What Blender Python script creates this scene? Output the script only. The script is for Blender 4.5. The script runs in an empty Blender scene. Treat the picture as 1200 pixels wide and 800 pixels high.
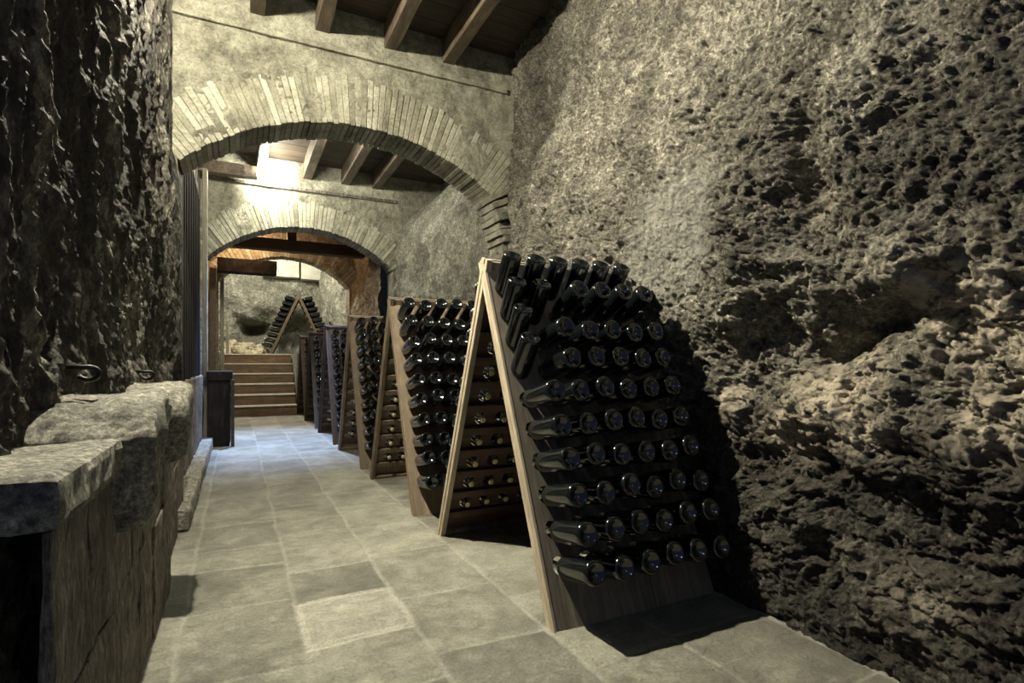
import bpy, bmesh, math, random
import numpy as np
from mathutils import Vector, Matrix

random.seed(7)
C = bpy.context.scene.collection
PI = math.pi
F = 640.0; HZ = 425.0; YAW = math.atan(322/640.0)
SY, CY = math.sin(YAW), math.cos(YAW)

# ------------------------------------------------------------------ noise
def _hash(ix, iy, iz, seed):
    h = (ix.astype(np.int64)*374761393 + iy.astype(np.int64)*668265263 + iz.astype(np.int64)*2147483647 + seed*1274126177) & 0xffffffff
    h = ((h ^ (h >> 13))*1274126177) & 0xffffffff
    h = ((h ^ (h >> 15))*2246822519) & 0xffffffff
    return ((h ^ (h >> 16)) & 0xffffff)/float(0xffffff)

_G = np.array([(1,1,0),(-1,1,0),(1,-1,0),(-1,-1,0),(1,0,1),(-1,0,1),(1,0,-1),(-1,0,-1),(0,1,1),(0,-1,1),(0,1,-1),(0,-1,-1)], dtype=float)
def vnoise(x, y, z, seed=0):
    x, y, z = x+.37, y+.71, z+.13+seed*.317
    fx, fy, fz = np.floor(x), np.floor(y), np.floor(z)
    ix, iy, iz = fx.astype(np.int64), fy.astype(np.int64), fz.astype(np.int64)
    tx, ty, tz = x-fx, y-fy, z-fz
    sx = tx*tx*tx*(tx*(tx*6-15)+10); sy = ty*ty*ty*(ty*(ty*6-15)+10); sz = tz*tz*tz*(tz*(tz*6-15)+10)
    r = 0
    for dx in (0, 1):
        wx = sx if dx else 1-sx
        for dy in (0, 1):
            wy = sy if dy else 1-sy
            for dz in (0, 1):
                wz = sz if dz else 1-sz
                g = _G[(_hash(ix+dx, iy+dy, iz+dz, seed)*12).astype(int)]
                r = r + wx*wy*wz*(g[..., 0]*(tx-dx)+g[..., 1]*(ty-dy)+g[..., 2]*(tz-dz))
    return np.clip(r*1.25, -1, 1)

def fbm(x, y, z, oc=4, seed=0, gain=.5):
    a, r, f = 1.0, 0, 1.0
    for i in range(oc):
        r = r + a*vnoise(x*f+i*17.3, y*f+i*5.1, z*f-i*9.7, seed+i); a *= gain; f *= 2.03
    return r

def ridged(x, y, z, oc=4, seed=0, gain=.5):
    a, r, f = 1.0, 0, 1.0
    for i in range(oc):
        n = 1-np.abs(vnoise(x*f+i*11.3, y*f+i*7.7, z*f+i*3.3, seed+i)); r = r + a*(n*n); a *= gain; f *= 2.1
    return r

def billow(x, y, z, oc=4, seed=0, gain=.5):
    a, r, f = 1.0, 0, 1.0
    for i in range(oc):
        r = r + a*np.abs(vnoise(x*f+i*11.3, y*f+i*7.7, z*f+i*3.3, seed+i)); a *= gain; f *= 2.1
    return r

def worley(x, y, z, seed=0):
    fx, fy, fz = np.floor(x).astype(np.int64), np.floor(y).astype(np.int64), np.floor(z).astype(np.int64)
    d1 = np.full(x.shape, 9.0); d2 = np.full(x.shape, 9.0)
    for dx in (-1, 0, 1):
        for dy in (-1, 0, 1):
            for dz in (-1, 0, 1):
                cx, cy, cz = fx+dx, fy+dy, fz+dz
                px = cx+_hash(cx, cy, cz, seed); py = cy+_hash(cx, cy, cz, seed+1); pz = cz+_hash(cx, cy, cz, seed+2)
                d = np.sqrt((px-x)**2+(py-y)**2+(pz-z)**2)
                d2 = np.minimum(d2, np.maximum(d, d1)); d1 = np.minimum(d1, d)
    return d1, d2

def facets(x, y, seed=0, tilt=1.0):
    """fractured rock: each cell is a randomly tilted plane"""
    z = 0*x; fx, fy = np.floor(x).astype(np.int64), np.floor(y).astype(np.int64); fz = fx*0
    best = np.full(x.shape, 9.0); val = np.zeros(x.shape); sec = np.full(x.shape, 9.0)
    for dx in (-1, 0, 1):
        for dy in (-1, 0, 1):
            cx, cy = fx+dx, fy+dy
            px = cx+_hash(cx, cy, fz, seed); py = cy+_hash(cx, cy, fz, seed+1)
            gx = _hash(cx, cy, fz, seed+2)*2-1; gy = _hash(cx, cy, fz, seed+3)*2-1; h = _hash(cx, cy, fz, seed+4)*2-1
            d = np.hypot(px-x, py-y); m = d < best
            sec = np.where(m, best, np.minimum(sec, d)); v = tilt*(gx*(x-px)+gy*(y-py))+.45*h
            val = np.where(m, v, val); best = np.where(m, d, best)
    return val, sec-best

# ------------------------------------------------------------------ helpers
def grid_mesh(name, X, Y, Z, mat, smooth=True, flip=False, attrs=None):
    n, m = X.shape
    co = np.stack([X, Y, Z], -1).reshape(-1, 3).astype(np.float32)
    i = np.arange(n*m).reshape(n, m)
    q = np.stack([i[:-1, :-1], i[1:, :-1], i[1:, 1:], i[:-1, 1:]], -1).reshape(-1, 4)
    if flip: q = q[:, ::-1]
    me = bpy.data.meshes.new(name)
    me.vertices.add(len(co)); me.vertices.foreach_set('co', co.ravel())
    me.loops.add(q.size); me.loops.foreach_set('vertex_index', q.ravel().astype(np.int32))
    me.polygons.add(len(q)); me.polygons.foreach_set('loop_start', np.arange(0, q.size, 4, dtype=np.int32))
    me.update(calc_edges=True)
    me.polygons.foreach_set('use_smooth', np.full(len(q), smooth))
    if attrs:
        for k, v in attrs.items():
            a = me.attributes.new(k, 'FLOAT', 'POINT'); a.data.foreach_set('value', v.ravel().astype(np.float32))
    me.materials.append(mat)
    o = bpy.data.objects.new(name, me); C.objects.link(o)
    return o

def tag(o, label=None, cat=None, group=None, kind=None):
    if label: o['label'] = label
    if cat: o['category'] = cat
    if group: o['group'] = group
    if kind: o['kind'] = kind
    return o

def obj(name, bm, mat, parent=None, smooth=False):
    me = bpy.data.meshes.new(name); bm.normal_update(); bm.to_mesh(me); bm.free()
    me.materials.append(mat)
    if smooth:
        for p in me.polygons: p.use_smooth = True
    o = bpy.data.objects.new(name, me); C.objects.link(o)
    if parent: o.parent = parent
    return o

def empty(name, loc=(0, 0, 0), rz=0):
    o = bpy.data.objects.new(name, None); C.objects.link(o); o.location = loc; o.rotation_euler = (0, 0, rz)
    o.empty_display_size = .1
    return o

def box(bm, x0, x1, y0, y1, z0, z1, bev=0):
    vs = [bm.verts.new(p) for p in ((x0,y0,z0),(x1,y0,z0),(x1,y1,z0),(x0,y1,z0),(x0,y0,z1),(x1,y0,z1),(x1,y1,z1),(x0,y1,z1))]
    fs = [bm.faces.new([vs[i] for i in f]) for f in ((0,3,2,1),(4,5,6,7),(0,1,5,4),(1,2,6,5),(2,3,7,6),(3,0,4,7))]
    if bev:
        es = set(e for f in fs for e in f.edges)
        bmesh.ops.bevel(bm, geom=list(es), offset=bev, segments=2, affect='EDGES', profile=.6)

def rough_box(bm, x0, x1, y0, y1, z0, z1, seg=.05, amp=.006, freq=9, bev=.012, seed=0, fine=.002):
    """subdivided, slightly irregular block"""
    b2 = bmesh.new(); box(b2, x0, x1, y0, y1, z0, z1, bev)
    L = max(x1-x0, y1-y0, z1-z0)
    for axis, (a, b) in enumerate(((x0, x1), (y0, y1), (z0, z1))):
        n = min(120, int((b-a)/seg))
        for k in range(1, n):
            co = [0, 0, 0]; no = [0, 0, 0]; co[axis] = a+(b-a)*k/n; no[axis] = 1
            bmesh.ops.bisect_plane(b2, geom=b2.verts[:]+b2.edges[:]+b2.faces[:], plane_co=co, plane_no=no)
    b2.normal_update()
    P = np.array([v.co[:] for v in b2.verts]); 
    d = fbm(P[:, 0]*freq, P[:, 1]*freq, P[:, 2]*freq, 3, seed)*amp + vnoise(P[:,0]*60, P[:,1]*60, P[:,2]*60, seed+5)*fine
    for v, k in zip(b2.verts, d): v.co += v.normal*float(k)
    me = bpy.data.meshes.new('tmp'); b2.to_mesh(me); b2.free(); bm.from_mesh(me); bpy.data.meshes.remove(me)

def tube(bm, pts, r, seg=10):
    rings = []
    for i, p in enumerate(pts):
        p = Vector(p); a = Vector(pts[max(i-1, 0)]); b = Vector(pts[min(i+1, len(pts)-1)])
        t = (b-a).normalized(); s = t.orthogonal().normalized() if i == 0 else (s - t*s.dot(t)).normalized(); u = t.cross(s)
        rr = r[i] if isinstance(r, (list, tuple)) else r
        rings.append([bm.verts.new(p+(s*math.cos(2*PI*k/seg)+u*math.sin(2*PI*k/seg))*rr) for k in range(seg)])
    for A, B in zip(rings, rings[1:]):
        for k in range(seg): bm.faces.new((A[k], A[(k+1) % seg], B[(k+1) % seg], B[k]))
    bm.faces.new(rings[0][::-1]); bm.faces.new(rings[-1])

def lathe(bm, prof, seg=20):
    rings = []
    for r, z in prof:
        if r < 1e-6: rings.append([bm.verts.new((0, 0, z))])
        else: rings.append([bm.verts.new((r*math.cos(2*PI*k/seg), r*math.sin(2*PI*k/seg), z)) for k in range(seg)])
    for A, B in zip(rings, rings[1:]):
        for k in range(seg):
            k2 = (k+1) % seg
            if len(A) == 1: bm.faces.new((A[0], B[k2], B[k]))
            elif len(B) == 1: bm.faces.new((A[k], A[k2], B[0]))
            else: bm.faces.new((A[k], A[k2], B[k2], B[k]))
    bmesh.ops.recalc_face_normals(bm, faces=bm.faces[:])

def px2wall(px, py, xw):
    """point on the plane x = xw seen at a photo pixel -> (y, z)"""
    r = (px-600)/F; d = xw/(SY+CY*r)
    return (CY-SY*r)*d, 1+(HZ-py)/F*d

# ------------------------------------------------------------------ materials
class N:
    def __init__(s, name):
        s.m = bpy.data.materials.new(name); s.m.use_nodes = True; s.t = s.m.node_tree; s.t.nodes.clear()
        s.out = s.n('ShaderNodeOutputMaterial'); s.b = s.n('ShaderNodeBsdfPrincipled'); s.l(s.b.outputs[0], s.out.inputs[0])
    def n(s, k, **kw):
        q = s.t.nodes.new(k)
        for a, v in kw.items():
            if a.startswith('i_'): q.inputs[a[2:].replace('_', ' ')].default_value = v
            else: setattr(q, a, v)
        return q
    def l(s, a, b): s.t.links.new(a, b)
    def coord(s, scale=(1, 1, 1), kind='Object'):
        c = s.n('ShaderNodeTexCoord'); m = s.n('ShaderNodeMapping'); m.inputs['Scale'].default_value = scale
        s.l(c.outputs[kind], m.inputs[0]); return m.outputs[0]
    def noise(s, v, scale, detail=6, rough=.6, dist=0):
        q = s.n('ShaderNodeTexNoise', i_Scale=scale, i_Detail=detail, i_Roughness=rough, i_Distortion=dist); s.l(v, q.inputs['Vector']); return q.outputs['Fac']
    def ramp(s, f, stops, interp='LINEAR'):
        q = s.n('ShaderNodeValToRGB'); e = q.color_ramp.elements; q.color_ramp.interpolation = interp
        while len(e) < len(stops): e.new(.5)
        for k, (p, c) in zip(e, stops):
            k.position = p; k.color = (c, c, c, 1) if isinstance(c, (int, float)) else (*c, 1)
        s.l(f, q.inputs[0]); return q.outputs[0]
    def mix(s, f, a, b, mode='MIX'):
        q = s.n('ShaderNodeMix', data_type='RGBA', blend_type=mode)
        for v, i in ((f, 0), (a, 6), (b, 7)):
            if isinstance(v, (int, float)): q.inputs[i].default_value = v
            elif isinstance(v, tuple): q.inputs[i].default_value = (*v, 1)
            else: s.l(v, q.inputs[i])
        return q.outputs[2]
    def math(s, op, a, b=0.0):
        q = s.n('ShaderNodeMath', operation=op)
        for v, i in ((a, 0), (b, 1)):
            if isinstance(v, (int, float)): q.inputs[i].default_value = v
            else: s.l(v, q.inputs[i])
        return q.outputs[0]
    def attr(s, name):
        q = s.n('ShaderNodeAttribute', attribute_name=name); return q.outputs['Fac']
    def bump(s, h, dist=.01, strength=1, prev=None):
        q = s.n('ShaderNodeBump', i_Strength=strength, i_Distance=dist); s.l(h, q.inputs['Height'])
        if prev is not None: s.l(prev, q.inputs['Normal'])
        return q.outputs[0]
    def done(s, col, rough, nrm=None, spec=.4, metal=0, coat=0):
        for v, k in ((col, 'Base Color'), (rough, 'Roughness'), (spec, 'Specular IOR Level'), (metal, 'Metallic'), (coat, 'Coat Weight')):
            if isinstance(v, tuple): s.b.inputs[k].default_value = (*v, 1)
            elif isinstance(v, (int, float)): s.b.inputs[k].default_value = v
            else: s.l(v, s.b.inputs[k])
        if nrm is not None: s.l(nrm, s.b.inputs['Normal'])
        return s.m

def rock_mat(name, dark, mid, light, sc=(1, 1, 1), lightpos=.66, rough=.85, bump=.012, spec=.3, patch=None):
    m = N(name); v = m.coord(sc)
    n1 = m.noise(v, 2.2, 8, .68, .6); n2 = m.noise(v, 22, 6, .7, .3); n3 = m.noise(v, 62, 7, .8)
    f = m.math('ADD', m.math('MULTIPLY', n1, .5), m.math('MULTIPLY', n2, .5))
    col = m.ramp(f, [(.34, dark), (.5, mid), (lightpos, light)])
    col = m.mix(.85, col, m.ramp(n3, [(.36, .16), (.48, .8), (.57, 1.5), (.68, 2.6)]), 'MULTIPLY')
    if patch:
        col = m.mix(m.math('MULTIPLY', m.attr('dark_tone'), .85), col, m.mix(1.0, col, (.22, .21, .205), 'MULTIPLY'))
        pf = m.math('MULTIPLY', m.attr('patch'), m.ramp(m.noise(v, 9, 8, .75, .8), [(.42, 0.0), (.52, 1.0)]))
        col = m.mix(pf, col, patch)
        wf = m.attr('smoothp')
        col = m.mix(m.math('MULTIPLY', wf, .75), col, m.ramp(n2, [(.3, (.16, .155, .135)), (.6, (.36, .35, .30))]))
    b = m.bump(n3, bump*.7, 1); b = m.bump(m.noise(v, 28, 9, .8, .5), bump*2.0, 1, b)
    return m.done(col, rough, b, spec)

M = {}
M['rock'] = rock_mat('rock', (.045, .041, .034), (.215, .20, .158), (.50, .47, .38), lightpos=.60, bump=.03, patch=(.66, .58, .44))
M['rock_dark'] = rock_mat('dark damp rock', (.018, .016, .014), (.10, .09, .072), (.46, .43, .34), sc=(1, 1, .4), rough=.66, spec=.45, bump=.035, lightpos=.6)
M['rock_grey'] = rock_mat('grey tufa', (.07, .07, .055), (.20, .195, .155), (.42, .41, .34), lightpos=.62)
M['rock_warm'] = rock_mat('ochre rock', (.07, .058, .042), (.22, .185, .13), (.42, .36, .27))
M['rubble'] = rock_mat('pale rubble', (.20, .17, .11), (.42, .36, .25), (.7, .62, .46), rough=.9)
M['stone'] = rock_mat('parapet stone', (.14, .134, .11), (.33, .318, .26), (.58, .56, .47), bump=.012, rough=.8)
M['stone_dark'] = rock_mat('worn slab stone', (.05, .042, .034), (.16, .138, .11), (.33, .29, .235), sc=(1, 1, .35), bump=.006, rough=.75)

def plaster():
    m = N('stained plaster'); v = m.coord()
    n1 = m.noise(v, 1.6, 8, .65, .4); n2 = m.noise(v, 11, 8, .72, .5); n3 = m.noise(v, 60, 7, .78)
    f = m.math('ADD', m.math('MULTIPLY', n1, .55), m.math('MULTIPLY', n2, .45))
    col = m.ramp(f, [(.36, (.07, .066, .05)), (.47, (.22, .212, .16)), (.56, (.36, .35, .27)), (.66, (.47, .455, .355))])
    col = m.mix(.7, col, m.ramp(n3, [(.35, .45), (.5, 1.0), (.65, 1.4)]), 'MULTIPLY')
    b = m.bump(n3, .008, 1); b = m.bump(n2, .03, .9, b)
    return m.done(col, .88, b, .25)
M['plaster'] = plaster()
def brick():
    m = N('thin arch bricks'); v = m.coord()
    n1 = m.noise(v, 6, 9, .78, .4); n3 = m.noise(v, 60, 6, .75)
    at = m.attr('tone')
    f = m.math('ADD', m.math('MULTIPLY', n1, .78), m.math('MULTIPLY', at, .22))
    col = m.ramp(f, [(.28, (.10, .095, .072)), (.45, (.27, .26, .195)), (.62, (.44, .425, .335))])
    col = m.mix(.7, col, m.ramp(n3, [(.35, .45), (.5, 1.0), (.65, 1.4)]), 'MULTIPLY')
    b = m.bump(n3, .004, .8); b = m.bump(n1, .015, .7, b)
    return m.done(col, .85, b, .25)
M['brick'] = brick()
def floor_m():
    m = N('worn floor slabs'); v = m.coord()
    n1 = m.noise(v, 3, 7, .65, .4); n2 = m.noise(v, 16, 9, .8, .8); n3 = m.noise(v, 90, 6, .75)
    f = m.math('ADD', m.math('MULTIPLY', n1, .4), m.math('ADD', m.math('MULTIPLY', n2, .3), m.math('MULTIPLY', m.attr('tone'), .09)))
    col = m.ramp(f, [(.25, (.08, .077, .06)), (.38, (.185, .18, .142)), (.50, (.34, .333, .265))])
    col = m.mix(m.math('MULTIPLY', m.attr('mortar'), m.ramp(n2, [(.3, .35), (.55, .9)])), col, (.34, .33, .27))
    col = m.mix(m.math('MULTIPLY', m.attr('pale'), m.ramp(n2, [(.35, .3), (.55, 1.0)])), col, (.46, .445, .37))
    col = m.mix(.6, col, m.ramp(n3, [(.35, .55), (.5, 1.0), (.65, 1.35)]), 'MULTIPLY')
    b = m.bump(n3, .005, 1); b = m.bump(n2, .02, .9, b)
    return m.done(col, m.ramp(n2, [(.3, .45), (.7, .75)]), b, .4)
M['floor'] = floor_m()
def wood(name, c0, c1, c2, rough=.6, axis=1, spec=.35):
    m = N(name); sc = [14, 14, 14]; sc[axis] = 1.2
    v = m.coord(tuple(sc)); n1 = m.noise(v, 1.6, 6, .65, 1.2); n2 = m.noise(v, 7, 5, .7, .4)
    v2 = m.coord(); n4 = m.noise(v2, 5, 5, .6)
    f = m.math('ADD', m.math('MULTIPLY', n1, .5), m.math('ADD', m.math('MULTIPLY', n2, .25), m.math('MULTIPLY', n4, .25)))
    col = m.ramp(f, [(.32, c0), (.5, c1), (.66, c2)])
    return m.done(col, rough, m.bump(n2, .003, .6), spec)
M['wood_grey'] = wood('weathered grey oak', (.05, .043, .033), (.14, .122, .094), (.26, .228, .18))
M['wood_edge'] = wood('pale worn oak edge', (.16, .13, .09), (.34, .285, .20), (.50, .43, .31))
M['wood_tan'] = wood('tan oak', (.07, .052, .034), (.165, .126, .084), (.28, .22, .15))
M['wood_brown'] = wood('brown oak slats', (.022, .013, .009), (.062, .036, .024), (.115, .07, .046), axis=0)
M['wood_dark'] = wood('dark stained oak', (.012, .009, .007), (.035, .026, .02), (.075, .056, .042))
M['wood_red'] = wood('reddish brown oak', (.015, .0095, .007), (.042, .027, .02), (.08, .054, .04))
M['joist'] = wood('old ceiling joist', (.035, .026, .018), (.11, .085, .06), (.22, .18, .13), axis=1)
M['boards'] = wood('ceiling boards', (.02, .014, .01), (.055, .04, .028), (.10, .075, .055), axis=0)
M['door'] = wood('black door planks', (.006, .0055, .0055), (.016, .014, .013), (.035, .03, .027), rough=.9, axis=2, spec=.15)
M['riser'] = wood('brown brick riser', (.05, .034, .02), (.15, .10, .062), (.28, .195, .125), axis=0)
M['beam'] = wood('dark lintel beam', (.012, .007, .005), (.04, .022, .014), (.08, .045, .03), axis=0)
M['post'] = wood('pale grey post', (.12, .11, .08), (.25, .235, .18), (.4, .38, .3), axis=2)
def glass():
    m = N('dark bottle glass')
    v = m.coord(); n = m.noise(v, 30, 3, .6)
    return m.done((.0035, .005, .0055), m.ramp(n, [(.35, .06), (.7, .17)]), None, .75, 0, .5)
M['glass'] = glass()
def simple(name, c, rough, metal=0, sc=40):
    m = N(name); v = m.coord(); n = m.noise(v, sc, 4, .6)
    col = m.ramp(n, [(.3, tuple(k*.7 for k in c)), (.7, c)])
    return m.done(col, rough, m.bump(n, .001, .5), .5, metal)
M['cap'] = simple('brass crown cap', (.62, .52, .27), .42, .35)
M['iron'] = simple('black wrought iron', (.02, .02, .022), .45, .6)
M['white'] = simple('whitewashed stone', (.55, .53, .45), .85, 0, 6)
M['nosing'] = simple('worn pale step edge', (.62, .6, .5), .6, 0, 12)

# ------------------------------------------------------------------ camera
cam = bpy.data.cameras.new('camera'); co = bpy.data.objects.new('camera', cam); C.objects.link(co)
cam.sensor_width = 36; cam.lens = 36*F/1200; cam.shift_y = (HZ-400)/1200
cam.clip_start = .05
co.location = (0, 0, 1); co.rotation_euler = (PI/2, 0, -YAW)
bpy.context.scene.camera = co

# ------------------------------------------------------------------ floor
def lin(a, b, s): return np.linspace(a, b, max(2, int(round((b-a)/s))+1))
ys = np.concatenate([lin(0.0, 5, .01), lin(5.02, 11.5, .02)])
xs = lin(-.62, 2.6, .01)
X, Y = np.meshgrid(xs, ys, indexing='ij')
XW = X+.012*fbm(X*2.2, Y*2.2, Y*0, 2, 3); YW = Y+.02*fbm(X*2, Y*2, Y*0+4, 2, 9)
colx = np.array([-.60, -.19, .215, .61, 1.03, 1.42, 1.86, 2.3, 2.8])
ci = np.clip(np.searchsorted(colx, XW)-1, 0, len(colx)-2)
mort = np.zeros_like(X); tone = np.zeros_like(X); pale = np.zeros_like(X)
rs = np.random.RandomState(4)
for c in range(len(colx)-1):
    cuts = [-.6+rs.rand()*.3]
    while cuts[-1] < 12: cuts.append(cuts[-1]+(.30+rs.rand()*.3))
    cuts = np.array(cuts)
    if c == 2: cuts = np.array([-.1, .42, .86, 1.25, 1.66, 2.04, 2.41, 2.8, 3.16, 3.4, 3.72, 4.1, 4.5]+[4.9+.4*k for k in range(20)])
    tn = rs.rand(len(cuts)+1)
    if c == 2: tn[6] = 1.0
    msk = ci == c
    yi = np.searchsorted(cuts, YW[msk])
    dy = np.min(np.abs(YW[msk][:, None]-cuts[None, :]), 1)
    dx = np.minimum(np.abs(XW[msk]-colx[c]), np.abs(XW[msk]-colx[c+1]))
    d = np.minimum(dx, dy)
    mort[msk] = np.clip(1.2-d/.011, 0, 1)*(.5+.5*np.clip(.6+1.5*vnoise(XW[msk]*7, YW[msk]*7, XW[msk]*0, 8), 0, 1))
    tone[msk] = tn[np.clip(yi, 0, len(tn)-1)]
    if c == 2:
        inn = (YW[msk] > 2.02) & (YW[msk] < 2.43)
        pale[msk] = np.where(inn, np.clip(1.3-np.abs(d-.012)/.012, .35, .9), 0)
Z = -.006*mort+.0025*fbm(X*5, Y*5, X*0, 3, 21)+.003*(tone-.5)+.0012*vnoise(X*45, Y*45, X*0, 3)
# hard wavy joints of the slabs
fl = grid_mesh('floor', X, Y, Z, M['floor'], True, False, dict(mortar=mort, tone=tone, pale=pale)); fl['kind'] = 'structure'

# ------------------------------------------------------------------ right rock wall (near bay)
def gauss(Y, Z, cy, cz, sy, sz, rot=0):
    a, b = Y-cy, Z-cz; c, s = math.cos(rot), math.sin(rot)
    u, v = a*c+b*s, -a*s+b*c
    return np.exp(-(u/sy)**2-(v/sz)**2)
ys = np.concatenate([lin(-.3, .58, .02), lin(.6, 4.62, .0062)]); zs = lin(-.04, 3.95, .0065)
Y, Z = np.meshgrid(ys, zs, indexing='ij')
Yw = Y+.10*fbm(Y*2.5, Z*2.5, Y*0, 3, 40); Zw = Z+.10*fbm(Y*2.5, Z*2.5, Y*0+5, 3, 44)
base = 1.93+.20*np.clip((Z-1.3)/1.6, 0, 1)**1.2+.03*np.clip((Y-3)/1.5, 0, 1)-.05*np.exp(-(Z/.25)**2)
base += .12*np.clip((Y-3.2)/1.2, 0, 1)
D = .075*fbm(Yw*.9, Zw*.9, Y*0+3, 3, 50)
upper = np.clip((Z-1.0)/.7, 0, 1)
low = 1-upper
cyc, czc = px2wall(935, 230, 2.02)
crag = np.clip(.40+.34*low+.16*np.exp(-((Y-cyc)/.42)**2-((Z-czc)/.7)**2), 0, 1.15)
D += crag*.05*(ridged(Yw*1.7, Zw*2.6, Y*0, 3, 60, .5)-1.2)
D += .035*(ridged(Y*1.5+Z*1.1, -Y*1.6+Z*2.4, Y*0+3, 4, 66, .55)-1.1)
D += crag*.055*(billow(Yw*2.4, Zw*3.6, Y*0+7, 6, 70, .6)-.55)
a1 = Yw*.8+Zw*.6; b1 = -Yw*.6+Zw*.8
wy_ = Y+.03*fbm(Y*9, Z*9, Y*0, 4, 61, .6); wz_ = Z+.03*fbm(Y*9, Z*9, Y*0+3, 4, 63, .6)
f1, e1 = facets(wy_*5, wz_*7.5, 500, .9); D += .028*crag*f1
f2, e2 = facets(wy_*15+f1, wz_*21, 510, 1.0); D += .014*(.35+crag)*f2
f3, e3 = facets(wy_*42+f2, wz_*52, 520, 1.0); D += .008*(.6+.8*crag)*f3
D += .016*(billow(a1*7, b1*15, Y*0+2, 5, 75, .66)-.5)*(.7+1.2*crag)
D += .0065*fbm(Y*22, Z*26, Y*0, 3, 90, .75)*(1+.7*crag)
f4, e4 = facets(wy_*85+f3, wz_*110, 525, 1.0); D += .0028*(.8+.6*crag)*f4
def feat(px, py, a, sy, sz, rot=0):
    global D
    cy, cz = px2wall(px, py, 2.02); D = D+a*gauss(Yw, Zw, cy, cz, sy, sz, rot)
feat(950, 190, -.14, .10, .38, .12); feat(890, 330, .10, .30, .22); feat(1010, 395, -.13, .28, .07, -.1)
feat(830, 130, -.05, .09, .22, .3); feat(700, 90, .06, .22, .35); feat(1100, 330, .07, .16, .16)
feat(640, 215, .05, .2, .25, .6); feat(730, 190, -.06, .13, .05, .5); feat(1020, 110, .08, .18, .3)
feat(970, 480, .05, .25, .10); feat(1000, 560, -.07, .3, .07, .1); feat(900, 600, .05, .25, .1); feat(1100, 640, -.05, .25, .12)
cy, cz = px2wall(790, 262, 1.98); sm = np.clip(1.5*np.exp(-((Yw-cy)/.27)**4-((Zw-cz+.08)/.34)**4)-.1, 0, 1)
D = D*(1-.62*sm)+sm*(.009*vnoise(Y*40, Z*30, Y*0, 99)+.007*vnoise(Y*75, Z*60, Y*0, 98)+.02)
patch = np.zeros_like(Y)
for px, py, s, k in ((975, 470, .17, 1), (1130, 345, .14, 1), (1190, 430, .12, 1), (1150, 380, .13, 1), (930, 500, .12, .9), (1010, 500, .1, .8), (860, 470, .08, .7), (1000, 430, .1, .8), (1090, 700, .1, .3), (1165, 490, .12, .8), (960, 240, .07, .6)):
    cy, cz = px2wall(px, py, 1.95); patch = np.maximum(patch, k*np.exp(-((Y-cy)/s)**2-((Z-cz)/(s*.8))**2))
D *= np.clip((Z+.15)/.35, .35, 1)
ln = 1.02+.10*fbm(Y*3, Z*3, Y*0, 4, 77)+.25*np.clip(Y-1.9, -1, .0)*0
dark_tone = np.clip((ln-Z)/.22+.25*fbm(Y*8, Z*12, Y*0, 4, 78, .65), 0, 1)*np.clip((2.35-Y)/.5, 0, 1)  # dark rock layer below a wavy line
cy, cz = px2wall(1140, 130, 1.98); dark_tone = np.maximum(dark_tone, .6*np.exp(-((Y-cy)/.35)**2-((Z-cz)/.7)**2))  # separate darker area at upper right
cy, cz = px2wall(900, 150, 1.98); dark_tone = np.maximum(dark_tone, .3*np.exp(-((Y-cy)/.16)**2-((Z-cz)/.5)**2))  # separate faint darker area, tall and narrow
over = .05*fbm(Y*3, Z*3, Y*0+9, 3, 33)*crag*np.clip(Z/.3, 0, 1)
wr = grid_mesh('wall_right', base-D, Y, Z+over*.6, M['rock'], True, False, dict(patch=np.clip(patch*1.4, 0, 1), smoothp=sm, dark_tone=dark_tone)); wr['kind'] = 'structure'

# left rock wall (near bay)
ys = lin(1.0, 4.5, .007); zs = lin(-.04, 3.95, .009)
Y, Z = np.meshgrid(ys, zs, indexing='ij')
Yw = Y+.06*fbm(Y*4, Z*1.5, Y*0, 3, 140)
D = .035*fbm(Yw*1.6, Z*.8, Y*0, 3, 150)+.035*(ridged(Yw*5, Z*1.6, Y*0, 4, 160, .55)-1)+.018*(ridged(Yw*13, Z*4.5, Y*0, 3, 170)-1)
w1, w2 = worley(Yw*16, Z*9, Y*0, 180); D += .014*(np.clip(w2-w1, 0, .5)-.2)
D += .006*fbm(Y*34, Z*24, Y*0, 3, 190)
f1, e1 = facets(Yw*11, Z*3.2+.1*Yw, 530, 1); D += .012*f1
f2, e2 = facets(Yw*30+f1, Z*11, 540, 1); D += .006*f2
f3, e3 = facets(Yw*70+f2, Z*34, 545, 1); D += .0035*f3+.004*fbm(Y*45, Z*30, Y*0, 3, 195, .7)
D *= np.clip((4.6-Y)/.6, .3, 1); D = D-D.mean(); D = np.where(Z < 1.05, np.clip(D, -.05, .035), D)
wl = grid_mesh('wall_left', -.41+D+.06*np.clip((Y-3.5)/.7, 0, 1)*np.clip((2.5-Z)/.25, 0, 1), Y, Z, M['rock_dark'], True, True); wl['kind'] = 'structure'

# farther side walls
def side_wall(name, y0, y1, xb, mat, seed, z1=3.95, step=.025, flip=False, sgn=-1, round_top=None, amp=1):
    ys = lin(y0, y1, step); zs = lin(-.04, z1, step)
    Y, Z = np.meshgrid(ys, zs, indexing='ij')
    D = .07*fbm(Y*1.3, Z*1.1, Y*0, 3, seed)+.05*(ridged(Y*3, Z*2.4, Y*0, 4, seed+10)-1)+.012*vnoise(Y*22, Z*22, Y*0, seed+3)
    Xb = xb+0*Y
    if round_top: Xb = Xb+.75*np.clip((Z-round_top)/1.2, 0, 1)**2.0
    o = grid_mesh(name, Xb+sgn*D*amp, Y, Z, mat, True, flip); o['kind'] = 'structure'; return o
side_wall('wall_right', 4.8, 8.5, 2.17, M['rock_grey'], 300, round_top=2.5)
side_wall('wall_right', 8.6, 11.3, 2.0, M['rock_warm'], 320)
side_wall('wall_left', 4.8, 8.5, -.46, M['stone_dark'], 340, flip=True, sgn=1, amp=.35)
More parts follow.
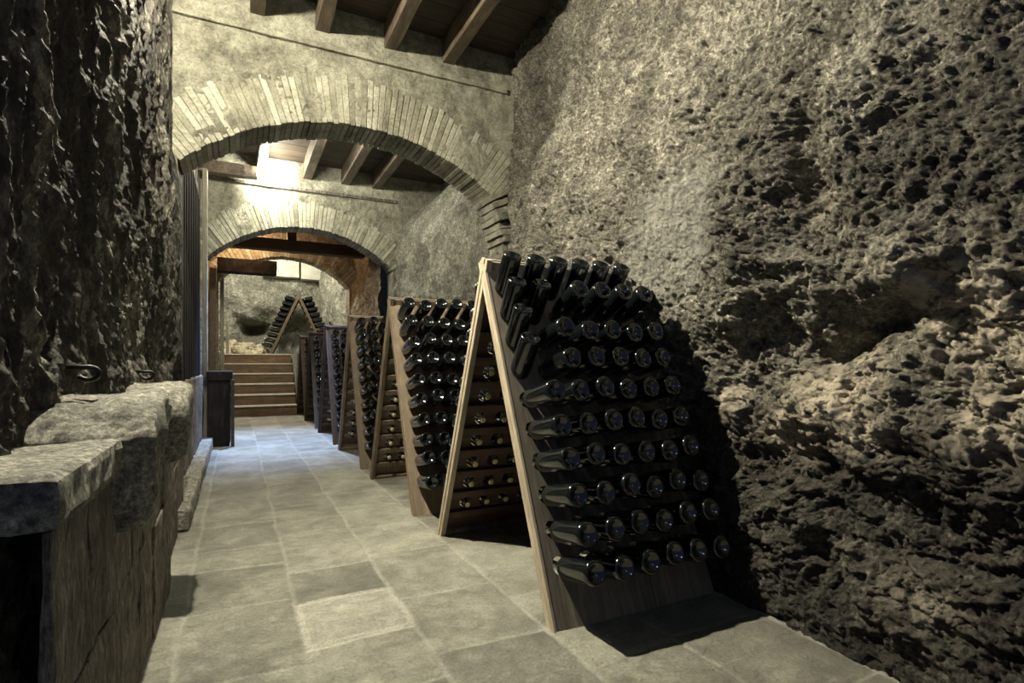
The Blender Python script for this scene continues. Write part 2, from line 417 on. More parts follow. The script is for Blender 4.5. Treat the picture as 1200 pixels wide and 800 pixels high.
side_wall('wall_left', 8.6, 11.0, -.42, M['rock_warm'], 350, flip=True, sgn=1, amp=.4)
side_wall('wall_right', 11.0, 17.2, 2.15, M['rock_grey'], 360, z1=4.4)
side_wall('wall_left', 10.9, 17.2, -.55, M['rock_grey'], 370, flip=True, sgn=1, z1=4.4, amp=.5)
# rear wall of the far cave
xs = lin(-1.2, 3.4, .02); zs = lin(.9, 4.6, .02)
X, Z = np.meshgrid(xs, zs, indexing='ij')
D = .12*fbm(X*1.2, Z*1.2, X*0, 3, 400)+.09*(ridged(X*2.6, Z*3, X*0, 4, 410)-1)*np.clip(1.8-(Z-1.2), .35, 1.4)+.02*vnoise(X*20, Z*20, X*0, 5)
D -= .6*np.exp(-((X-.35)/.42)**2-((Z-1.85)/.22)**2)+.5*np.exp(-((X-.75)/.25)**2-((Z-2.2)/.3)**2)+.3*np.exp(-((X-.1)/.2)**2-((Z-2.1)/.15)**2)
D -= 1.4*np.exp(-((X-1.62)/.5)**4-((Z-1.7)/.62)**4)+.8*np.exp(-((X-.5)/.33)**4-((Z-1.95)/.16)**4)  # deep hollow added behind the far rack so its interior reads dark
wb = grid_mesh('wall_back', X, 16.6-D, Z, M['rock_grey'], True, True); wb['kind'] = 'structure'
# whitewashed panel high on the rear wall
bm = bmesh.new(); rough_box(bm,   .62, 1.55, 16.3, 16.7, 3.38, 4.3, .1, .01, 4); box(bm, 1.60, 2.6, 16.25, 16.7, 3.34, 4.3, .02)
o = obj('trim_2', bm, M['white']); o['kind'] = 'structure'

# ------------------------------------------------------------------ arch walls
def arch_wall(name, y0, y1, xl, xr, zs_, rise, ztop, mat, ringmat, nb, ring=.36, seed=0, zbeamtop=3.46, xw0=-.75, xw1=3.3):
    span = xr-xl; R = (span*span/4+rise*rise)/(2*rise); cx = (xl+xr)/2; cz = zs_+rise-R
    def zi(x):
        return cz+np.sqrt(np.maximum(R*R-(x-cx)**2, 0))
    xs = lin(xl, xr, .015); vs = np.linspace(0, 1, 90)
    def face(y, sgn, flip):
        # above the arch
        Xg, V = np.meshgrid(xs, vs, indexing='ij'); Zb = zi(Xg); Zg = Zb+(ztop-Zb)*V
        D = .010*fbm(Xg*3, Zg*3, Xg*0, 4, seed)+.004*vnoise(Xg*35, Zg*35, Xg*0, seed+2)
        rr = np.sqrt((Xg-cx)**2+(Zg-cz)**2)-R
        D = D - .012*np.exp(-((Zg-zbeamtop+.02)/.012)**2)
        D = D*np.clip(rr/.03, .0, 1)
        return Xg, y+sgn*D, Zg
    parts = []
    parts.append(face(y0, -1, False)+(False,)); parts.append(face(y1, 1, True)+(True,))
    # piers beside the opening
    for a, b in ((xw0, xl), (xr, xw1)):
        Xg, Zg = np.meshgrid(lin(a, b, .02), lin(-.02, ztop, .03), indexing='ij')
        D = .008*fbm(Xg*3, Zg*3, Xg*0, 4, seed); D = D*np.clip(np.minimum(Xg-a, b-Xg)/.03, 0, 1)
        parts.append((Xg, y0-D, Zg, False)); parts.append((Xg, y1+D, Zg, True))
    # soffit and jambs
    ph = np.linspace(math.atan2(zs_-cz, xl-cx), math.atan2(zs_-cz, xr-cx), 120)
    sx = np.concatenate([[xl]*20, cx+R*np.cos(ph), [xr]*20]); sz = np.concatenate([np.linspace(-.02, zs_, 20), cz+R*np.sin(ph), np.linspace(zs_, -.02, 20)])
    yy = np.linspace(y0, y1, 14)
    S, Yg = np.meshgrid(np.arange(len(sx)), yy, indexing='ij')
    e = .006*fbm(sx[S]*6, Yg*6, sz[S]*6, 3, seed+4)*np.sin(np.linspace(0, PI, 14))[None, :]
    parts.append((sx[S]+0*e, Yg, sz[S]-e, True))
    cos, qs, off = [], [], 0
    for Xg, Yg, Zg, fp in parts:
        n, m = Xg.shape; cos.append(np.stack([Xg, Yg, Zg], -1).reshape(-1, 3)); i = np.arange(n*m).reshape(n, m)+off
        q = np.stack([i[:-1, :-1], i[1:, :-1], i[1:, 1:], i[:-1, 1:]], -1).reshape(-1, 4)
        qs.append(q[:, ::-1] if fp else q); off += n*m
    co_, q = np.concatenate(cos).astype(np.float32), np.concatenate(qs)
    me = bpy.data.meshes.new(name); me.vertices.add(len(co_)); me.vertices.foreach_set('co', co_.ravel())
    me.loops.add(q.size); me.loops.foreach_set('vertex_index', q.ravel().astype(np.int32))
    me.polygons.add(len(q)); me.polygons.foreach_set('loop_start', np.arange(0, q.size, 4, dtype=np.int32)); me.update(calc_edges=True)
    me.materials.append(mat)
    w = bpy.data.objects.new(name, me); C.objects.link(w); w['kind'] = 'structure'
    # ring of thin radial bricks, irregular lengths, standing slightly proud
    rnd = random.Random(seed); bm = bmesh.new(); tones = []
    a0 = math.atan2(zs_-cz, xl-cx); a1 = math.atan2(zs_-cz, xr-cx)
    for k in range(nb):
        g = .06+.10*rnd.random()
        t0 = a0+(a1-a0)*(k+g*.5)/nb; t1 = a0+(a1-a0)*(k+1-g*.5)/nb
        r0 = R-.012-rnd.random()*.012; r1 = R+ring*(.86+.2*rnd.random()); p = .001+rnd.random()*.007*(1.6 if seed == 12 else 1)
        tn = rnd.random()
        ring_ = []
        for yv in (y0-p, y1+.004):
            ring_.append([bm.verts.new((cx+r*math.cos(t), yv, cz+r*math.sin(t))) for r, t in ((r0, t0), (r1, t0), (r1, t1), (r0, t1))])
        A, B = ring_
        fs = [bm.faces.new(A), bm.faces.new(B[::-1])]+[bm.faces.new((A[(j+1) % 4], A[j], B[j], B[(j+1) % 4])) for j in range(4)]
        r = bmesh.ops.bevel(bm, geom=list(set(e for f in fs for e in f.edges)), offset=.0035, segments=1, affect='EDGES')
        tones += [tn]*(len(bm.verts)-len(tones))
    bmesh.ops.recalc_face_normals(bm, faces=bm.faces[:])
    o = obj('arch_ring', bm, ringmat, w)
    a = o.data.attributes.new('tone', 'FLOAT', 'POINT'); a.data.foreach_set('value', np.array(tones[:len(o.data.vertices)], dtype=np.float32))
    return w
arch_wall('wall_front_arch', 4.5, 4.87, -.377, 2.17, 2.44, .49, 3.95, M['plaster'], M['brick'], 64, seed=11)
arch_wall('wall_middle_arch', 8.35, 8.72, -.37, 2.15, 2.43, .53, 3.95, M['plaster'], M['brick'], 56, seed=12)
arch_wall('wall_rear_arch', 10.75, 11.1, -.30, 1.92, 2.45, .50, 3.95, M['rock_warm'], M['brick'], 44, ring=.3, seed=13)

# string courses above the arches, right springing bricks
for i, y in enumerate((4.5, 8.35)):
    bm = bmesh.new(); rough_box(bm, -.6, 2.2, y-.032, y+.01, 3.455, 3.50, .04, .004, 6, .006)
    o = obj('trim_1', bm, M['stone_dark'] if i else M['plaster']); o['kind'] = 'structure'
bm = bmesh.new(); rnd = random.Random(5)
for k in range(7):
    b2 = bmesh.new(); rough_box(b2, 0, .34, 4.40+.06*rnd.random(), 4.80, -.0265, .0265, .05, .006, 12, .006, k)
    b2.transform(Matrix.Translation((1.99+.025*k+.04*rnd.random(), 0, 2.47-.058*k)) @ Matrix.Rotation(-math.radians(28-4*k), 4, 'Y'))
    me = bpy.data.meshes.new('t'); b2.to_mesh(me); b2.free(); bm.from_mesh(me); bpy.data.meshes.remove(me)
o = obj('trim_3', bm, M['brick']); o['kind'] = 'structure'; tag(o, 'broken ends of thin bricks where front arch meets the right rock wall')

# ------------------------------------------------------------------ ceilings and joists
def ceiling(y0, y1, z):
    bm = bmesh.new(); n = int((y1-y0)/.21)
    for k in range(n):
        a = y0+(y1-y0)*k/n; box(bm, -.8, 3.3, a+.003, a+(y1-y0)/n-.003, z+random.random()*.004, z+.03, .002)
    box(bm, -.8, 3.3, y0, y1, z+.03, z+.06)
    o = obj('ceiling', bm, M['boards']); o['kind'] = 'structure'
ceiling(.6, 4.5, 3.80); ceiling(4.87, 8.35, 3.86); ceiling(8.72, 10.75, 3.80); ceiling(11.1, 17.2, 4.35)
ord_ = ['leftmost', 'second from left', 'third from left', 'rightmost']
def joists(xs, y0, y1, z0, z1, w, where, grp):
    for k, x in enumerate(xs):
        bm = bmesh.new(); rough_box(bm, x-w/2, x+w/2, y0, y1, z0, z1, .08, .004, 5, .008, k)
        o = obj('ceiling_joist', bm, M['joist'])
        tag(o, 'dark ceiling joist %s, %s of four' % (where, ord_[k]), 'beam', grp)
joists((.136, .598, 1.138, 1.64), .7, 4.52, 3.60, 3.80, .105, 'running to the wall above the front arch', 'ceiling joists before the front arch')
joists((.30, .90, 1.43, 1.88), 4.85, 8.37, 3.64, 3.86, .12, 'seen through the front arch', 'ceiling joists behind the front arch')

# lintel beams in the third bay
bm = bmesh.new(); rough_box(bm, -.30, 1.95, 9.45, 9.65, 2.80, 2.98, .08, .006, 5, .012)
tag(obj('lintel_beam', bm, M['beam']), 'long dark red-brown timber beam crossing the passage just inside the middle arch', 'beam')
for x in (.62, 1.30):
    pass
bm = bmesh.new(); rough_box(bm, .72, .86, 9.48, 9.60, 2.98, 3.42, .06, .005, 6, .01)
tag(obj('wooden_strut', bm, M['beam']), 'short upright timber standing on the long beam inside the middle arch', 'beam')
bm = bmesh.new(); rough_box(bm, -.30, .62, 10.35, 10.60, 2.53, 2.77, .06, .006, 6, .012)
tag(obj('lintel_beam', bm, M['door']), 'short thick black timber under the long beam at upper left of the rear opening', 'beam')
bm = bmesh.new(); rough_box(bm, -.52, .24, 8.02, 8.14, 3.46, 3.62, .05, .005, 6, .01)
tag(obj('wooden_bracket', bm, M['joist']), 'short dark timber block high at left above the middle arch', 'beam')

# ------------------------------------------------------------------ posts on the left
def post(x0, x1, y0, y1, z0, z1, mat, label, name='timber_post'):
    bm = bmesh.new(); rough_box(bm, x0, x1, y0, y1, z0, z1, .06, .004, 6, .008)
    return tag(obj(name, bm, M[mat]), label, 'post')
post(-.385, -.33, 7.72, 7.86, .0, 3.4, 'post', 'pale upright post against the left wall before the middle arch')
post(-.40, -.30, 10.0, 10.12, 0, 2.53, 'wood_tan', 'brown upright post at the left inside the middle arch')
post(-.27, -.21, 11.0, 11.06, 0, 2.5, 'post', 'slim pale post at the left edge of the staircase')
tag(post(-.22, -.16, 13.4, 13.46, 1.19, 1.92, 'post', 'short thin pale pole standing on the platform before the rubble', 'pole'), cat='pole')
# dark recessed door in the left wall of second bay
bm = bmesh.new(); box(bm, -.43, -.385, 4.95, 7.3, 0, 2.9, .006)
for k in range(1, 12): box(bm, -.39, -.378, 4.95+k*2.35/12-.006, 4.95+k*2.35/12+.006, .05, 2.85)
o = obj('door_1', bm, M['door']); o['kind'] = 'structure'

# dark box beside the middle arch
e = empty('wooden_box', (-.18, 7.65, 0)); tag(e, 'dark wooden box with a lid standing by the left wall near the middle arch', 'box')
bm = bmesh.new(); box(bm, -.14, .10, -.27, .27, 0, .78, .01); 
for k in (-.13, 0, .13): box(bm, .098, .106, k-.004+.0, k+.004, .03, .75)
obj('body', bm, M['door'], e)
bm = bmesh.new(); box(bm, -.145, .13, -.29, .29, .782, .90, .015); obj('lid', bm, M['door'], e)
bm = bmesh.new(); box(bm, .112, .15, -.36, -.28, 0, .80, .006); obj('upright_board', bm, M['wood_dark'], e)

# ------------------------------------------------------------------ parapet on the left
bm = bmesh.new()
rows = ((.0, .415), (.422, .735)); 
cuts = [1.60, 1.86, 2.06, 2.34, 2.62, 2.95, 3.3, 3.7, 4.1]
for r, (z0, z1) in enumerate(rows):
    for a, b in zip(cuts, cuts[1:]):
        rough_box(bm, -.50, -.262-.012*random.random()-(.045 if a > 2.9 else 0), a+.002, b-.002, z0, z1, .04, .007, 8, .007, int(a*10)+r)
for a, b in ((1.085, 1.335), (1.34, 1.595)):
    rough_box(bm, -.272, -.26, a, b, 0, .415, .04, .006, 8, .006, int(a*20)); rough_box(bm, -.272, -.26, a, b, .42, .735, .04, .006, 8, .006, int(a*30))
pw = obj('low_wall', bm, M['stone_dark']); tag(pw, 'low parapet of upright worn stone slabs along the left rock wall', 'wall')
# near end block with a dark opening in its end face
bm = bmesh.new()
rough_box(bm, -.52, -.245, 1.075, 1.585, .735, .82, .03, .008, 9, .02, 3)
rough_box(bm, -.50, -.262, 1.58, 1.598, .5, .735, .03, .003, 9, .004, 5)
o = obj('end_block', bm, M['stone']); tag(o, 'flat-topped pale stone block at the near left end of the parapet', 'stone block')
def coping(y0, y1, zt, xf, label, seed, zdrop=.32):
    """rounded cap stone hanging over the face like a tongue"""
    prof = []
    w = y1-y0
    for t in np.linspace(0, PI/2, 9): prof.append((y0+.62*w*(1-math.cos(t)), zt-.12+.12*math.sin(t)))
    for t in np.linspace(0, PI/2, 6)[1:]: prof.append((y1-.38*w+.38*w*math.sin(t), zt-.05*(1-math.cos(t))))
    zb = zt-zdrop
    for q in np.linspace(0, 1, 8): prof.append((y1-w*(q**.8)*.93, zt-.09-(zdrop-.09)*q**1.0))
    prof.append((y0+.015, zb+.012)); prof.append((y0, zb+.05)); prof.append((y0-.004, zt-.2))
    b2 = bmesh.new(); nx = 14
    rings = []
    for i in range(nx+1):
        t = i/nx; x = -.52+(xf+.52)*t; k = 1-.06*max(0, (t-.85)/.15)**2*2
        cy_, cz_ = y0+w/2, zt-.12
        fk = 1.0 if t > .55 else 1.0
        rings.append([b2.verts.new((x, cy_+(p[0]-cy_)*k, cz_+(p[1]-cz_)*k)) for p in prof])
    n = len(prof)
    for A, B in zip(rings, rings[1:]):
        for j in range(n): b2.faces.new((A[j], A[(j+1) % n], B[(j+1) % n], B[j]))
    b2.faces.new(rings[0][::-1]); b2.faces.new(rings[-1])
    bmesh.ops.triangulate(b2, faces=[f for f in b2.faces if len(f.verts) > 4])
    bmesh.ops.recalc_face_normals(b2, faces=b2.faces[:])
    bmesh.ops.subdivide_edges(b2, edges=b2.edges[:], cuts=2, use_grid_fill=True)
    b2.normal_update(); P = np.array([v.co[:] for v in b2.verts])
    d = .014*fbm(P[:, 0]*9, P[:, 1]*9, P[:, 2]*9, 3, seed)+.003*vnoise(P[:, 0]*50, P[:, 1]*50, P[:, 2]*50, seed)
    for v, kk in zip(b2.verts, d): v.co += v.normal*float(kk)
    o = obj('coping_stone', b2, M['stone'], smooth=True); tag(o, label, 'stone block', 'rounded coping stones on the parapet')
coping(1.60, 2.06, .91, -.185, 'large rounded coping stone on the parapet next to the flat end block', 7)
coping(2.60, 2.96, .91, -.185, 'rounded coping stone farther along the parapet, behind the largest one', 9)
bm = bmesh.new(); rough_box(bm, -.50, -.31, 3.02, 4.45, .735, .87, .04, .012, 7, .02, 8)
tag(obj('parapet_cap', bm, M['stone']), 'long low cap stone on the parapet near the front arch', 'stone block')
bm = bmesh.new(); rough_box(bm, -.46, -.255, 3.75, 7.3, 0, .125, .05, .014, 5, .02, 18)
o = obj('kerb', bm, M['stone']); tag(o, 'low pale stone kerb along the foot of the left wall', 'kerb')
bm = bmesh.new(); rough_box(bm, -.48, -.36, 4.9, 7.3, .125, .86, .06, .012, 5, .02, 28)
o = obj('low_wall', bm, M['stone_dark']); tag(o, 'dark low wall beyond the front arch behind the kerb', 'wall')
# iron hooks
for k, (y, z, lab) in enumerate(((1.80, .962, 'black iron hook on left rock wall above the nearer coping stone'), (2.88, .935, 'black iron hook on left rock wall above the farther coping stone'))):
    e = bmesh.new(); pts = []
    for t in np.linspace(-.4, PI*1.35, 16): pts.append((-.355+.024*math.sin(t), y+.004*t, z+.017*math.cos(t)+.01))
    pts = [(-.40, y, z+.027)]+pts
    tube(e, pts, .0068, 8)
    tag(obj('iron_hook', e, M['iron'], smooth=True), lab, 'hook')

# ------------------------------------------------------------------ stairs and platform
e = empty('staircase', (.40, 11.3, 0)); tag(e, 'staircase of six brown steps with pale edges at the end of the passage', 'stairs')
for k in range(6):
    y = .25*k; z0 = .198*k
    bm = bmesh.new(); y1 = y+.25 if k < 5 else y+.3
    box(bm, -.67, .63, y, 1.62, z0, z0+.168)
    s = obj('step', bm, M['riser'], e)
    bm = bmesh.new(); box(bm, -.67, .63, y-.035, y+.262 if k < 5 else 1.62, z0+.172, z0+.198, .004); obj('tread', bm, M['nosing'], s)
bm = bmesh.new(); rough_box(bm, -.7, 2.9, 12.93, 18.6, -.02, 1.185, .15, .01, 4); rough_box(bm, 1.05, 2.9, 11.52, 12.92, 0, 1.185, .1, .01, 4)
o = obj('floor', bm, M['rock_grey']); o['kind'] = 'structure'
# rubble
bm = bmesh.new(); rnd = random.Random(3)
for k in range(120):
    x = -.35+rnd.random()*.95; y = 14.6+rnd.random()*1.5; h = max(0, .38*(1-abs(x-.05)/.9))*(y-14.2)/1.6
    r = .05+.09*rnd.random(); z = 1.2+rnd.random()*h
    mt = Matrix.Translation((x, y, z)) @ Matrix.Rotation(rnd.random()*6, 4, (rnd.random(), rnd.random(), .3)) @ Matrix.Diagonal((r*1.3, r, r*.75, 1))
    q = bmesh.ops.create_icosphere(bm, subdivisions=2, radius=1, matrix=mt)
    for v in q['verts']: v.co += Vector((rnd.uniform(-1, 1), rnd.uniform(-1, 1), rnd.uniform(-1, 1)))*r*.13
tag(obj('rubble', bm, M['rubble']), 'heap of pale broken rocks on the platform left of the far rack', 'rubble', kind='stuff')

# ------------------------------------------------------------------ riddling racks
TH = math.atan(.665/1.5); PL = 1.5/math.cos(TH); PWD = .80
NC, NR = 6, 10; U0, DU = .068, .123; V0, DV = .228, .1378; HR = .034
def smoothbox(bm, *a): box(bm, *a, .003)
def panel_board():
    bm = bmesh.new(); us = [0.0]+[U0+DU*(i+.5) for i in range(NC-1)]+[PWD]
    vs = [0.0, V0-DV*.5]+[V0+DV*(j+.5) for j in range(NR)]; vs.append(PL); T = .024
    cache = {}
    def V(u, v, w):
        k = (round(u, 5), round(v, 5), round(w, 5))
        if k not in cache: cache[k] = bm.verts.new(k)
        return cache[k]
    S = 16
    for i in range(NC):
        for j in range(len(vs)-1):
            u0, u1, v0, v1 = us[i], us[i+1], vs[j], vs[j+1]
            hole = 1 <= j <= NR
            if not hole:
                bm.faces.new((V(u0,v0,0), V(u1,v0,0), V(u1,v1,0), V(u0,v1,0))); bm.faces.new((V(u0,v0,-T), V(u0,v1,-T), V(u1,v1,-T), V(u1,v0,-T)))
                continue
            cu, cv = U0+DU*i, V0+DV*(j-1)
            circ = [(cu+HR*math.cos(2*PI*(k+.5)/S+PI*1.25), cv+HR*1.12*math.sin(2*PI*(k+.5)/S+PI*1.25)) for k in range(S)]
            cor = [(u0, v0), (u1, v0), (u1, v1), (u0, v1)]
            for w, fl in ((0, False), (-T, True)):
                wv = [V(a, b, w) for a, b in circ]
                for c in range(4):
                    k0 = c*4-1
                    # corner fan: corner c faces circle verts around its direction
                    seq = [wv[(k0+k) % S] for k in range(0, 5)] if False else None
                cs = [V(a, b, w) for a, b in cor]
                # side c between corner c and c+1 sees circle verts 4c .. 4c+3 ; corner triangles join them
                for c in range(4):
                    f = [cs[c], cs[(c+1) % 4]]+[wv[(4*c+k) % S] for k in (3, 2, 1, 0)]
                    bm.faces.new(f if not fl else f[::-1])
                    g = [cs[(c+1) % 4], wv[(4*c+4) % S], wv[(4*c+3) % S]]
                    bm.faces.new(g if not fl else g[::-1])
            for k in range(S):
                a, b = circ[k], circ[(k+1) % S]
                bm.faces.new((V(*a, 0), V(*b, 0), V(*b, -T), V(*a, -T)))
    # rims
    for j in range(len(vs)-1):
        bm.faces.new((V(0,vs[j],0), V(0,vs[j+1],0), V(0,vs[j+1],-T), V(0,vs[j],-T)))
        bm.faces.new((V(PWD,vs[j],0), V(PWD,vs[j],-T), V(PWD,vs[j+1],-T), V(PWD,vs[j+1],0)))
    for i in range(NC):
        bm.faces.new((V(us[i],0,0), V(us[i],0,-T), V(us[i+1],0,-T), V(us[i+1],0,0)))
        bm.faces.new((V(us[i],PL,0), V(us[i+1],PL,0), V(us[i+1],PL,-T), V(us[i],PL,-T)))
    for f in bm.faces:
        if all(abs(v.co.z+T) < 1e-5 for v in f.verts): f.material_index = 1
    # plank seams: narrow fillets between the vertical boards at the solid top and bottom
    for u in (us[2], us[4]):
        box(bm, u-.0015, u+.0015, vs[-2], PL-.001, .0, .0012); box(bm, u-.0015, u+.0015, .001, vs[1], 0, .0012)
    return bm
def mesh_from(bm, mat, smooth=False, name='mesh'):
    me = bpy.data.meshes.new(name); bm.normal_update(); bm.to_mesh(me); bm.free(); me.materials.append(mat)
    if smooth:
        for p in me.polygons: p.use_smooth = True
    return me
WOODS = ['wood_grey', 'wood_tan', 'wood_red', 'wood_dark']
board_me, rail_me, top_me, foot_me, slat_me = {}, {}, {}, {}, {}
for wd in WOODS:
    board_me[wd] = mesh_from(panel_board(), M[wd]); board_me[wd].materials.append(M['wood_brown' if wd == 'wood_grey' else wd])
    er = {'wood_grey': 'wood_edge', 'wood_tan': 'wood_tan', 'wood_red': 'wood_red', 'wood_dark': 'wood_dark'}[wd]
    bm = bmesh.new(); box(bm, -.012, .016, .0, PL+.006, -.058, -.030, .003); rail_me[wd] = mesh_from(bm, M[er])
    bm = bmesh.new(); box(bm, .02, PWD-.02, PL-.05, PL-.004, -.05, -.025, .003); top_me[wd] = mesh_from(bm, M[wd])
    bm = bmesh.new(); box(bm, .02, PWD-.02, .012, .05, -.056, -.025, .004); foot_me[wd] = mesh_from(bm, M[wd])
edge_bm = bmesh.new(); box(edge_bm, -.014, -.001, .0, PL+.004, -.024, .002, .002); edge_me = mesh_from(edge_bm, M['wood_edge'])
edge_tan_bm = bmesh.new(); box(edge_tan_bm, -.014, -.001, .0, PL+.004, -.024, .002, .002); edge_tan = mesh_from(edge_tan_bm, M['wood_tan'])
bm = bmesh.new()
box(bm, .0175, PWD-.0175, -DV*.5-.022, -DV*.5+.022, -.052, -.0245, .004); slat_me = mesh_from(bm, M['wood_brown'])
bm = bmesh.new()
box(bm, .0175, PWD-.0175, -DV*.5-.022, -DV*.5+.022, -.052, -.0245, .004); slat_tan = mesh_from(bm, M['wood_tan'])

def panel_matrix(far):
    s, c = math.sin(TH), math.cos(TH)
    if not far: return Matrix(((1,0,0,0),(0,s,-c,-.665),(0,c,s,0),(0,0,0,1)))
    return Matrix(((-1,0,0,PWD),(0,-s,c,.665),(0,c,s,0),(0,0,0,1)))
def link(name, me, parent):
    o = bpy.data.objects.new(name, me); C.objects.link(o); o.parent = parent; return o
RACKS = []
def rack(x, y, z, rz, wd, label, dark_slats=True):
    e = empty('riddling_rack', (x, y, z), rz); tag(e, label, 'wine rack', 'riddling racks along the passage')
    for far in (False, True):
        p = link('back_panel' if far else 'front_panel', board_me[wd], e); p.matrix_local = panel_matrix(far)
        r = link('side_rail', rail_me[wd], p)
        r = link('side_rail', rail_me[wd], p); r.location.x = PWD-.004
        r = link('edge_strip', edge_me if wd == 'wood_grey' else (edge_tan if wd == 'wood_tan' else rail_me[wd]), p)
        if wd in ('wood_red', 'wood_dark'): r.location = (-.004, 0, .034)
        if far: r.location.x = PWD+.015
        link('top_rail', top_me[wd], p); link('foot_rail', foot_me[wd], p)
        for j in range(NR+1):
            s = link('slat', slat_me if dark_slats else slat_tan, p); s.location = (0, V0+DV*j, 0)
    RACKS.append(e); return e
XR = 1.06
rd = [(XR, 2.395, 0, 0, 'wood_grey', 'tall wooden riddling rack nearest the camera, crammed with black bottles', True),
      (XR-.02, 4.125, 0, 0, 'wood_tan', 'tan riddling rack directly behind the nearest rack, second in the row', False),
      (XR-.01, 5.865, 0, .0, 'wood_tan', 'tan riddling rack third in the row, below the front arch', True),
      (XR, 7.58, 0, 0, 'wood_red', 'brown riddling rack fourth in the row', True),
      (XR+.01, 9.42, 0, 0, 'wood_dark', 'dark riddling rack fifth in the row, behind the brown one', True),
      (XR, 10.77, 0, 0, 'wood_red', 'small-looking reddish riddling rack last in the row beside the stairs', True)]
for a in rd: rack(*a)
FX, FY = 1.33, 14.1
far_rz = PI/2-.09
fr = rack(FX, FY, 1.19, far_rz, 'wood_tan', 'riddling rack standing alone on the platform above the stairs', True)
fr['group'] = 'riddling racks along the passage'
# move so its near gable is centred on the sight line
fr.location = (FX, FY, 1.19)

# ------------------------------------------------------------------ bottles
def bottle_mesh(seg):
    P = [(0, .022), (.012, .020), (.022, .012), (.033, .003), (.039, 0), (.0435, .0025), (.046, .008), (.0465, .02), (.0465, .175), (.0455, .188), (.042, .203), (.035, .219), (.0265, .235), (.0205, .248), (.0165, .262), (.0150, .285), (.0147, .300), (.0172, .301), (.0172, .307), (.0142, .309), (.0138, .314), (0, .314)]
    bm = bmesh.new(); lathe(bm, P, seg); return bm
bot_hi = mesh_from(bottle_mesh(28), M['glass'], True, 'bottle'); bot_lo = mesh_from(bottle_mesh(14), M['glass'], True, 'bottle')
cbm = bmesh.new(); lathe(cbm, [(.0138, .3145), (.0168, .3125), (.0172, .316), (.0160, .3195), (.012, .3215), (.004, .3215), (0, .3205)], 16)
cap_me = mesh_from(cbm, M['cap'], True, 'cap')
# bottle local +Z runs from base to mouth
def bottle_matrix(i, j, far, elev, out, roll=0):
    pm = panel_matrix(far)
    hole = pm @ Vector((U0+DU*i, V0+DV*j, -.012))
    sgn = 1 if far else -1
    outdir = Vector((0, sgn*math.cos(elev), math.sin(elev)))
    z = -outdir; x = Vector((1, 0, 0)); y = z.cross(x)
    base = hole+outdir*out
    m = Matrix.Identity(4)
    for r in range(3): m[r][0] = x[r]; m[r][1] = y[r]; m[r][2] = z[r]; m[r][3] = base[r]
    return m @ Matrix.Rotation(roll, 4, 'Z')
rowname = ['top', 'second', 'third', 'fourth', 'fifth', 'sixth', 'seventh', 'eighth', 'ninth', 'bottom']
colname = ['first', 'second', 'third', 'fourth', 'fifth', 'sixth']
rackname = ['nearest rack', 'second rack', 'third rack', 'fourth rack', 'fifth rack', 'sixth rack', 'lone platform rack']
KEEP = set([0,1,2,3,4,5,6,7,8,9,10,11,12,13,14,15,16,17,18,19,20,21,22,23,24,25,26,27,28,29,30,31,32,33,34,35,36,37,38,39,40,41,42,43,44,45,46,47,48,49,50,51,52,53,54,55,56,57,58,59,60,66,70,71,72,74,75,78,79,84,85,86,90,91,92,93,96,97,98,99,102,103,104,105,106,108,109,110,111,114,115,116,117,118,120,121,122,123,124,126,127,128,129,130,132,133,134,135,136,137,138,139,140,141,144,145,146,147,148,150,151,152,156,157,158,160,161,162,163,164,165,166,168,169,174,175,179,180,182,186,187,198,204,210,216,222,228,229,234,235,240,241,242,246,247,248,252,253,254,258,259,264,265,270,271,272,276,277,282,283,284,288,289,294,295,296,330,336,342,348,354,360,361,366,367,372,373,378,379,384,385,390,396,402,408,414,462,468,474,480,481,486,487,492,498,504,510,516,522,528,534,594,600,606,612,618,624,630,636,720,721,722,723,724,725,726,727,728,729,730,731,732,733,734,735,736,737,738,739,740,741,742,743,744,745,746,747,748,749,750,751,752,754,755,756,780,781,782,783,784,785,786,787,788,789,790,792,793,794,795,796,797,798,799,800,801,802,803,804,805,806,807,809,810,811,813,815,816,819,820,821,822,824,825,827,828,830,832,834,837])
rb = random.Random(99); rest = []
for ri, e in enumerate(RACKS):
    R0 = Matrix.LocRotScale(e.location, e.rotation_euler, None)
    for far in (False, True):
        for j in range(NR):
            for i in range(NC):
                row = NR-1-j; col = i if not far else NC-1-i       # row from the top, column from the aisle
                elev = math.radians(13+rb.uniform(-2.5, 2.5)); out = .262+rb.uniform(-.006, .006)
                steep = False
                if ri == 0 and not far: steep = row == 0 or (row == 1 and col < 2) or (row in (2, 3) and col == 0)
                elif ri in (1, 2) and not far: elev = math.radians(22-10*min(row/6, 1)+rb.uniform(-4, 4)); out = .245
                if ri == 0 and not far and row == 1 and col >= 2: elev = math.radians(28)
                if steep: elev = math.radians(56+rb.uniform(-4, 4)); out = .19
                m = R0 @ bottle_matrix(i, j, far, elev, out, rb.random()*6)
                key = (ri*2+int(far))*60+row*6+col
                if KEEP is not None and key not in KEEP: rest.append(m); continue
                b = bpy.data.objects.new('sparkling_wine_bottle', bot_hi if ri < 2 else bot_lo); C.objects.link(b); b.matrix_world = m
                side = 'front face' if not far else 'back face'
                if ri == 6: side = 'right slope' if not far else 'left slope'
                edge = 'aisle' if ri < 6 else 'camera'
                st = 'steeply tipped dark bottle' if steep else 'dark bottle lying neck-in'
                tag(b, '%s, %s of %s, %s row, %s from %s' % (st, side, rackname[ri], rowname[row], colname[col], edge), 'bottle', 'bottles in the %s' % rackname[ri])
                if ri < 4 or ri == 6:
                    c = bpy.data.objects.new('crown_cap', cap_me); C.objects.link(c); c.parent = b; c['label'] = 'pale gold crown cap'
